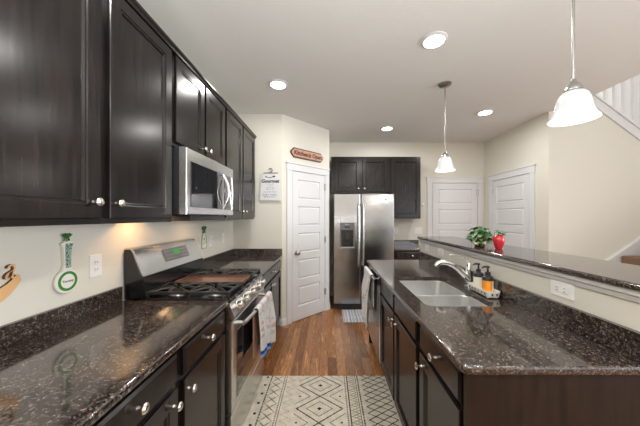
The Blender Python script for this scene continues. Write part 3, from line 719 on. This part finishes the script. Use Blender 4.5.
# ------------------------------------------------------------------ lights
for (x, y), lab in zip(DOWN, ('recessed ceiling light nearest the viewer, large disc above the aisle', 'recessed ceiling light above the left counter by the wall cabinets',
                              'recessed ceiling light in front of the refrigerator wall, farthest back', 'recessed ceiling light at right beyond the far pendant, near the back doors')):
    r = thing('recessed_light', lab, 'ceiling light', (x, y, CEIL-0.012), 0, 'recessed ceiling lights')
    m = MB(); m.lathe([(0.095, 0.0115), (0.095, 0.006), (0.080, 0.0), (0.072, 0.0), (0.070, 0.006)], None, 32, True, True); m.build('trim_ring', 'trim', r)
    m = MB(); m.lathe([(0.0735, -0.001), (0.0735, -0.003), (0.050, -0.005)], None, 32); m.build('lens', 'lamp', r)
def pendant(y, label):
    r = thing('pendant_light', label, 'pendant light', (1.161, y, 1.845), 0, 'white glass pendants over the island')
    top = CEIL-1.845
    m = MB(); m.lathe([(0.062, top-0.001), (0.062, top-0.008), (0.048, top-0.022), (0.012, top-0.032)], None, 28); m.build('canopy', 'rod', r)
    m = MB(); m.cyl((0, 0, 0.19), (0, 0, top-0.028), 0.006); m.build('rod', 'rod', r)
    m = MB(); m.lathe([(0.010, 0.205), (0.014, 0.192), (0.030, 0.172), (0.036, 0.158), (0.036, 0.150)], None, 24); m.build('socket_cap', 'rod', r)
    prof = [(0.028, 0.152), (0.045, 0.148), (0.062, 0.134), (0.073, 0.112), (0.079, 0.085), (0.084, 0.060), (0.092, 0.038), (0.104, 0.020), (0.112, 0.012), (0.112, 0.008), (0.106, 0.010), (0.088, 0.034), (0.079, 0.060), (0.074, 0.085), (0.068, 0.110), (0.057, 0.130), (0.042, 0.142), (0.028, 0.146)]
    m = MB(); m.lathe([(a*0.85, b*0.93+0.008) for a, b in prof], None, 36, False, False); m.build('glass_shade', 'shade', r)
    m = MB(); m.sphere((0, 0, 0.085), 0.028); m.build('bulb', 'lamp', r)
    l = bpy.data.lights.new('pendant_glow', 'POINT'); l.energy = 3; l.color = (1, 0.95, 0.87); l.shadow_soft_size = 0.05
    o = bpy.data.objects.new('pendant_glow', l); o.location = (1.161, y, 1.80); COL.objects.link(o)
pendant(2.60, 'far white glass bell pendant hanging over the island near the back wall')
pendant(1.24, 'near large white glass bell pendant hanging at upper right over the island')

# ------------------------------------------------------------------ outlets and switches (local frame facing -y)
def outlet(label, loc, rz, kind='outlet', horiz=False, name=None, W=0.072, H=0.116):
    if horiz: W, H = H, W
    r = thing(name or ('light_switch' if kind == 'switch' else 'wall_outlet'), label, 'switch' if kind == 'switch' else 'outlet', loc, rz, 'white wall plates')
    m = MB(); m.nest(-W/2, W/2, -H/2, H/2, [(0, -0.0003), (0, -0.004), (0.003, -0.006)]); m.build('cover_plate', 'white', r)
    if kind == 'switch':
        n = max(1, round(W/0.06)) if not horiz else 1
        for i in range(n):
            cx = (i-(n-1)/2)*0.046; a, b_ = (0.033, 0.067) if not horiz else (0.067, 0.033)
            m = MB(); m.box(cx-a/2, cx+a/2, -0.009, -0.006, -b_/2, b_/2, 0.001); m.build('rocker', 'white', r)
    else:
        for s_ in (-1, 1):
            m = MB(); cx, cz = (s_*0.019, 0) if horiz else (0, s_*0.019)
            m.box(cx-0.014, cx+0.014, -0.0085, -0.006, cz-0.014, cz+0.014, 0.001); so = m.build('socket', 'white', r)
            m = MB()
            for q in (-1, 1):
                if horiz: m.box(cx-0.0045, cx+0.0045, -0.0092, -0.0086, cz+q*0.006-0.0012, cz+q*0.006+0.0012)
                else: m.box(cx+q*0.006-0.0012, cx+q*0.006+0.0012, -0.0092, -0.0086, cz-0.0045, cz+0.0045)
            m.build('slots', 'slot', so)
outlet('white duplex outlet on the left wall between spoon rest and range', (WX, 1.373, 1.145), L90)
outlet('white wall plate beyond the range, nearer of two under the far wall cabinets', (WX, 2.725, 1.15), L90)
outlet('white wall plate nearest the pantry corner above the far left counter', (WX, 3.035, 1.155), L90, 'switch')
outlet('white horizontal outlet on the knee wall at right, nearest the viewer', (1.058, 1.183, 1.082-0.008), R90, horiz=True)
outlet('white horizontal outlet on the knee wall behind the faucet spout', (1.058, 2.46, 1.070), R90, horiz=True)
outlet('white horizontal switch plate at the far end of the knee wall', (1.058, 2.79, 1.070), R90, 'switch', horiz=True)
outlet('white wall plate beside the refrigerator above the small counter', (1.205, 4.64, 1.16), 0)
outlet('wide white double switch plate on the back wall left of the door', (1.60, 4.64, 1.16), 0, 'switch', W=0.13)

# ------------------------------------------------------------------ wall decor
def bow(parent, x, z, s=1.0):
    m = MB()
    for sx in (-1, 1):
        m.tube([(x, -0.010, z), (x+sx*0.012*s, -0.016, z+0.010*s), (x+sx*0.024*s, -0.014, z+0.006*s), (x+sx*0.016*s, -0.010, z-0.006*s), (x, -0.010, z)], 0.0045*s, 6)
        m.tube([(x, -0.010, z), (x+sx*0.010*s, -0.012, z-0.014*s), (x+sx*0.016*s, -0.010, z-0.028*s)], 0.0035*s, 6)
    m.sphere((x, -0.013, z), 0.006*s, (1, 1, 1), 8, 6)
    m.build('ribbon_bow', 'ribbon', parent)
sp = thing('spoon_rest', 'white ceramic spoon rest with green ring and blue-green handle, hung left of the outlet', 'spoon rest', (WX, 1.212, 1.104), L90)
pts = []
for k in range(25):
    a = math.radians(90+26+(360-52)*k/24); pts.append((0.056*math.cos(a), 0.056*math.sin(a)))
outl = pts + [(0.016, 0.075), (0.0165, 0.120), (0.022, 0.160), (0.030, 0.176), (0.014, 0.182), (-0.014, 0.182), (-0.030, 0.176), (-0.022, 0.160), (-0.0165, 0.120), (-0.016, 0.075)]
m = MB(); m.rings([[(x*s, y, z*s if z < 0.07 else z) for x, z in outl] for s, y in ((0.94, -0.001), (1.0, -0.006), (1.0, -0.014), (0.95, -0.017))]); m.build('dish', 'ceramic', sp)
m = MB(); m.lathe([(0.045, 0.0), (0.045, 0.0015), (0.033, 0.0015), (0.033, 0.0)], axis_y(0, -0.0168, 0), 32, False, False); m.build('green_ring', 'green', sp)
m = MB(); m.prism([(-0.010, 0.062), (0.014, 0.062), (0.014, 0.12), (0.018, 0.155), (0.024, 0.173), (-0.010, 0.174), (-0.013, 0.15)], -0.0185, -0.0165); m.build('patterned_handle', 'bluegreen', sp)
m = MB(); m.text('Tuscany', 0.016, face(0, -0.0175, 0), 0.0006); m.build('lettering', 'ink', sp)
m = MB(); m.tube([(0.0, -0.008, 0.170), (0.004, -0.010, 0.19), (0.0, -0.008, 0.205)], 0.002, 6); m.build('hanging_cord', 'ribbon', sp)
bow(sp, 0.0, 0.210, 0.85)
sp = thing('wall_ornament', 'small cream hanging ornament with green edging above the range backguard', 'ornament', (WX, 2.555, 1.185), L90)
pl = [(-0.045, -0.09), (0.045, -0.09), (0.048, -0.02), (0.036, 0.03), (0.0, 0.072), (-0.036, 0.03), (-0.048, -0.02)]
m = MB(); m.prism(pl, -0.012, -0.001); m.build('plaque', 'ceramic', sp)
m = MB(); m.tube([(x, -0.012, z) for x, z in pl[-1:]+pl], 0.0028, 6); m.build('edging', 'green', sp)
m = MB(); m.sphere((0.0, -0.012, 0.0), 0.007); m.sphere((0.015, -0.012, -0.03), 0.006); m.sphere((-0.014, -0.012, -0.045), 0.006); m.build('olive_spots', 'green', sp)
bow(sp, 0.0, 0.105, 1.6)
# wooden bowl sign
sg = thing('wooden_wall_sign', 'pale wooden cut-out sign of letters over a bowl crescent at the left edge', 'sign', (WX, 0.86, 1.10), L90)
out_, in_ = [], []
for k in range(21):
    u = -1+2*k/20
    out_.append((0.172*u, -0.035+0.085*abs(u)**3.2)); in_.append((0.156*u, 0.026+0.050*abs(u)**4))
poly = out_ + [(0.168, 0.074)] + in_[::-1] + [(-0.168, 0.074)]
m = MB()
lo0 = [(x, -0.002, z) for x, z in poly]; lo1 = [(x, -0.012, z) for x, z in poly]
m.mi = 1; m.rings([lo0, lo1], True, False); m.mi = 0
vs = [m.bm.verts.new((x, -0.0121, z)) for x, z in poly]; m.bm.faces.new(vs).material_index = 0
m.build('crescent', ['plywood', 'plyedge'], sg, smooth=False)
for i, ch in enumerate('na'):
    m = MB(); m.text(ch, 0.125, face(0.080+i*0.052, -0.008, 0.102) @ Matrix.Diagonal((0.72, 1, 1, 1)), 0.006, 0.3, bold=-0.0015); o = m.build('letter', ['plywood', 'plyedge'], sg, smooth=False)
    for p in o.data.polygons:
        p.material_index = 0 if abs(p.normal.y) > 0.7 else 1
# hanging towel sign
tg = thing('hanging_banner', 'white cloth kitchen banner with black lettering on a dark hanger', 'banner', (-0.737, 3.36, 1.61), 0)
pl = [(-0.130, 0.0), (0.130, 0.0), (0.128, 0.10), (0.118, 0.25), (0.095, 0.335), (-0.085, 0.335), (-0.108, 0.25), (-0.124, 0.10)]
m = MB(); m.prism(pl, -0.030, -0.022); m.build('cloth', 'trim', tg)
m = MB(); m.cyl((-0.085, -0.026, 0.350), (0.100, -0.026, 0.350), 0.005)
m.tube([(0.005+0.022*math.cos(a), -0.026, 0.385+0.022*math.sin(a)) for a in [math.radians(-90+k*25) for k in range(11)]], 0.005, 8)
m.tube([(0.005, -0.026, 0.352), (0.005, -0.026, 0.363)], 0.005, 8)
m.cyl((0.005, -0.026, 0.405), (0.005, -0.0005, 0.405), 0.004); m.build('hanger', 'iron', tg)
m = MB(); m.text('Gourmet', 0.060, face(0.002, -0.0305, 0.245), 0.0006, 0.15, bold=0.0022); m.build('lettering', 'ink', tg)
m = MB()
m.tube([(-0.055, -0.031, 0.300), (0.0, -0.031, 0.290), (0.055, -0.031, 0.305)], 0.004, 6); m.sphere((0.05, -0.031, 0.305), 0.012, (1.6, 0.2, 0.8)); m.sphere((-0.05, -0.031, 0.302), 0.009, (1.2, 0.2, 0.9))
m.build('utensil_drawing', 'ink', tg)
rnd = random.Random(4); m = MB()
for z, h, w_, n_ in ((0.207, 0.012, 0.050, 6), (0.185, 0.012, 0.030, 4), (0.160, 0.014, 0.045, 7), (0.140, 0.012, 0.045, 7), (0.108, 0.016, 0.075, 8), (0.072, 0.022, 0.085, 9), (0.046, 0.016, 0.070, 8)):
    for k in range(n_):
        x = -w_+2*w_*k/(n_-1); ww = w_/n_*rnd.uniform(0.35, 0.75)
        m.box(x-ww, x+ww*0.1, -0.0308, -0.0298, z-h/2*rnd.uniform(0.5, 1), z+h/2)
m.build('small_print', 'ink', tg)
# kitchen sign on the angled wall
kx, ky = onang(0.49)
ks = thing('wooden_door_sign', 'long tan wooden sign reading Kitchen is Open above the pantry door', 'sign', (kx, ky, 2.262), ang)
def octo(w_, h, c): return [(-w_, -h+c), (-w_, h-c), (-w_+c, h), (w_-c, h), (w_, h-c), (w_, -h+c), (w_-c, -h), (-w_+c, -h)]
m = MB(); m.rings([[(x, y, z) for x, z in octo(a, b, 0.052*b/0.066)] for a, b, y in ((0.300, 0.066, -0.001), (0.300, 0.066, -0.014), (0.294, 0.060, -0.018), (0.285, 0.051, -0.018))]); m.build('border', 'signdark', ks, angle=20)
m = MB(); m.prism(octo(0.284, 0.050, 0.038), -0.0195, -0.017); m.build('face_board', 'signwood', ks, angle=20)
for word, x in (('Kitchen', -0.125), ('is', 0.030), ('Open', 0.170)):
    m = MB(); m.text(word, 0.080, face(x, -0.0202, 0), 0.0008, 0.1, bold=0.003); m.build('lettering', 'brownink', ks)
# hook on back wall
hk = MB(); hk.tube([(0, -0.001, 0.02), (0, -0.012, 0.0), (-0.01, -0.03, -0.015), (0.015, -0.04, 0.0), (0.03, -0.04, 0.02)], 0.004, 8); hk.lathe([(0.014, 0), (0.012, 0.004)], axis_y(0, -0.0005, 0.02), 14)
o = hk.build('wall_hook', 'nickel'); o.location = (1.675, 4.64, 1.615); tag(o, 'small metal hook on the back wall between cabinet and door', 'hook')

# ------------------------------------------------------------------ plants on the bar
def leafshape(m, base, dirv, up, L, Wd, mi):
    d = Vector(dirv).normalized(); s_ = d.cross(Vector(up)).normalized(); n_ = s_.cross(d).normalized(); b0 = Vector(base)
    prof = [(0.0, 0.08), (0.12, 0.75), (0.3, 1.0), (0.55, 0.82), (0.8, 0.42), (1.0, 0.03)]
    prev = None
    for t, ww in prof:
        c = b0 + d*L*t - n_*(L*0.35*t*t); cr = n_*(-0.18*Wd*ww)
        row = [m.bm.verts.new(c - s_*Wd*ww/2 + cr*-1), m.bm.verts.new(c), m.bm.verts.new(c + s_*Wd*ww/2 + cr*-1)]
        if prev:
            for i in range(2):
                f = m.bm.faces.new((prev[i], prev[i+1], row[i+1], row[i])); f.material_index = mi
        prev = row
def plant(name, label, loc, R_, Hh, count, lsz, seed, pot, low, mats=('leaf', 'leafpale')):
    rnd = random.Random(seed); r = thing(name, label, 'plant', loc, 0)
    m = MB(); m.lathe(pot[0], None, 28); m.build('pot', pot[1], r)
    pz, pr = pot[2]
    m = MB(); m.lathe([(pr, pz-0.006), (pr*0.6, pz-0.002), (0.004, pz)], None, 16); m.build('soil', 'soil', r)
    m = MB(); ms = MB()
    for i in range(count):
        a = rnd.uniform(0, 2*PI); e = rnd.uniform(low, 1.35)
        rr = R_*rnd.uniform(0.45, 1.0)
        p = Vector((rr*math.cos(a)*math.cos(e), rr*math.sin(a)*math.cos(e), pz+max(Hh*math.sin(e), low*Hh)*rnd.uniform(0.6, 1)))
        if p.z < 0.014: p.z = 0.014+rnd.random()*0.02
        if math.hypot(p.x, p.y) < pot[3] and p.z < pz+0.01: p.x, p.y = pot[3]*1.05*math.cos(a), pot[3]*1.05*math.sin(a)
        dv = Vector((math.cos(a)*0.9+rnd.uniform(-.5, .5), math.sin(a)*0.9+rnd.uniform(-.5, .5), rnd.uniform(-0.35, 0.6)))
        s_ = lsz*rnd.uniform(0.7, 1.2)
        if p.z+dv.normalized().z*s_ - 0.35*s_ < 0.004: dv.z = 0.55
        leafshape(m, p, dv, (0, 0, 1), s_, s_*0.78, 0 if rnd.random() < 0.68 else 1)
        if i % 4 == 0:
            mid = Vector((p.x*0.5, p.y*0.5, max(p.z, pz+0.012)+0.008))
            ms.tube([(p.x*0.1, p.y*0.1, pz-0.002), mid, p], 0.0015, 5)
    m.build('foliage', list(mats), r, angle=60); ms.build('stems', 'leaf', r)
    return r
BT = 1.1775
plant('potted_ivy', 'leafy green ivy in a dark pot, left of the red vase on the bar', (1.15, 1.985, BT), 0.064, 0.090, 130, 0.052, 5,
      ([(0.030, 0), (0.036, 0.004), (0.046, 0.055), (0.049, 0.060), (0.049, 0.068), (0.044, 0.068), (0.041, 0.058)], 'redpot', (0.062, 0.041), 0.052), -0.55)
plant('red_vase', 'small glossy red vase with a sprig of green leaves, on the bar', (1.20, 1.842, BT), 0.032, 0.035, 26, 0.024, 9,
      ([(0.018, 0), (0.022, 0.004), (0.033, 0.035), (0.037, 0.062), (0.034, 0.080), (0.024, 0.090), (0.026, 0.098), (0.022, 0.098), (0.020, 0.088)], 'redglaze', (0.093, 0.019), 0.03), 0.25)

# ------------------------------------------------------------------ rugs
def painted(name, x0, x1, y0, y1, step, h, fn, mat, label):
    nx = int((x1-x0)/step); ny = int((y1-y0)/step)
    bm = bmesh.new(); lay = bm.loops.layers.color.new('Col')
    g = [[bm.verts.new((x0+(x1-x0)*i/nx, y0+(y1-y0)*j/ny, h)) for i in range(nx+1)] for j in range(ny+1)]
    for j in range(ny):
        for i in range(nx):
            f = bm.faces.new((g[j][i], g[j][i+1], g[j+1][i+1], g[j+1][i]))
            c = fn(x0+(x1-x0)*(i+.5)/nx, y0+(y1-y0)*(j+.5)/ny)
            for lp in f.loops: lp[lay] = (*c, 1)
    e = [v for v in bm.edges if v.is_boundary]
    ret = bmesh.ops.extrude_edge_only(bm, edges=e)
    for v in ret['geom']:
        if isinstance(v, bmesh.types.BMVert): v.co.z = 0.001
    for f in bm.faces:
        if abs(f.normal.z) < 0.5 or f.calc_area() == 0:
            for lp in f.loops: lp[lay] = (0.55, 0.5, 0.44, 1)
    bmesh.ops.recalc_face_normals(bm, faces=bm.faces[:])
    me = bpy.data.meshes.new(name); bm.to_mesh(me); bm.free(); me.materials.append(M[mat])
    o = bpy.data.objects.new(name, me); COL.objects.link(o); tag(o, label, 'rug'); return o
CR, DK, MD = (0.80, 0.765, 0.70), (0.085, 0.075, 0.07), (0.33, 0.29, 0.25)
def tri(t): t = t % 1.0; return abs(t-0.5)*2
def rugc(x, y):
    v = 2.295-y
    wv = ((math.sin(x*91+y*37)+math.sin(x*23-y*71))*0.25+0.5)
    base = tuple(c*(0.94+0.09*wv) for c in CR)
    def lattice(cx, hw, per, th, c, off=0):
        a = tri(v/per+off)                 # 1 at v=0
        return abs(abs(x-cx)-hw*(1-a)) < th or abs(abs(x-cx)-hw*a) < th
    if x < -0.492:
        if math.hypot(x+0.520, ((v+0.03) % 0.105)-0.05) < 0.011: return DK
        return base
    for lx in (-0.487, 0.250):
        if abs(x-lx) < 0.006 and (v % 0.026) < 0.019: return DK
    for lx in (-0.372, 0.142): 
        if abs(x-lx) < 0.005 and (v % 0.02) < 0.012: return DK
    for lx in (-0.352, 0.160, 0.233):
        if abs(x-lx) < 0.003: return MD
    if -0.48 < x < -0.38:
        if abs(abs(x+0.43)-0.045*tri(v/0.085)) < 0.004: return MD
        if math.hypot(x+0.43, ((v) % 0.085)-0.0425) < 0.007: return DK
        return base
    if -0.345 < x < -0.27:
        if abs((x+0.308)-0.03*(2*tri(v/0.06)-1)) < 0.0035: return (0.47, 0.40, 0.34)
        return base
    if 0.165 < x < 0.23:
        if abs((x-0.197)-0.028*(2*tri(v/0.055)-1)) < 0.0045: return MD
        if abs((x-0.197)+0.028*(2*tri(v/0.055)-1)) < 0.003: return (0.45, 0.39, 0.34)
        return base
    cx = -0.062
    if abs(x-cx) < 0.185:
        per = 0.262; vv = (v % per)/per; k = abs(vv-0.5)*2        # 1 at joints, 0 mid
        dd = abs(x-cx)/0.168 + k
        if abs(dd-1.0) < 0.042: return DK
        if abs(dd-0.56) < 0.03: return (0.42, 0.36, 0.31)
        if dd < 0.12: return DK
        if abs(dd-1.45) < 0.03 and dd > 1: return (0.45, 0.39, 0.34)
        if math.hypot(abs(x-cx)-0.155, (vv if vv < 0.5 else vv-1)*per) < 0.008: return DK
        return base
    if x > 0.27:
        a = tri(v/0.125); 
        if abs(abs(x-0.385)-0.10*a) < 0.0065 or abs(abs(x-0.385)-0.10*(1-a)) < 0.0065: return DK
        return base
    return base
painted('area_rug', -0.575, 0.505, 0.70, 2.295, 0.005, 0.009, rugc, 'rug', 'cream runner rug with dark geometric diamond pattern on the wood floor')
def matc(x, y):
    t = (x*23) % 1
    if t < 0.28: return (0.50, 0.51, 0.56)
    if t < 0.5: return (0.85, 0.85, 0.86)
    return (0.74, 0.74, 0.76) if (y*60) % 1 < 0.6 else (0.62, 0.62, 0.65)
painted('floor_mat', 0.205, 0.80, 3.46, 3.93, 0.008, 0.010, matc, 'mat', 'small grey striped mat on the wood floor before the refrigerator')
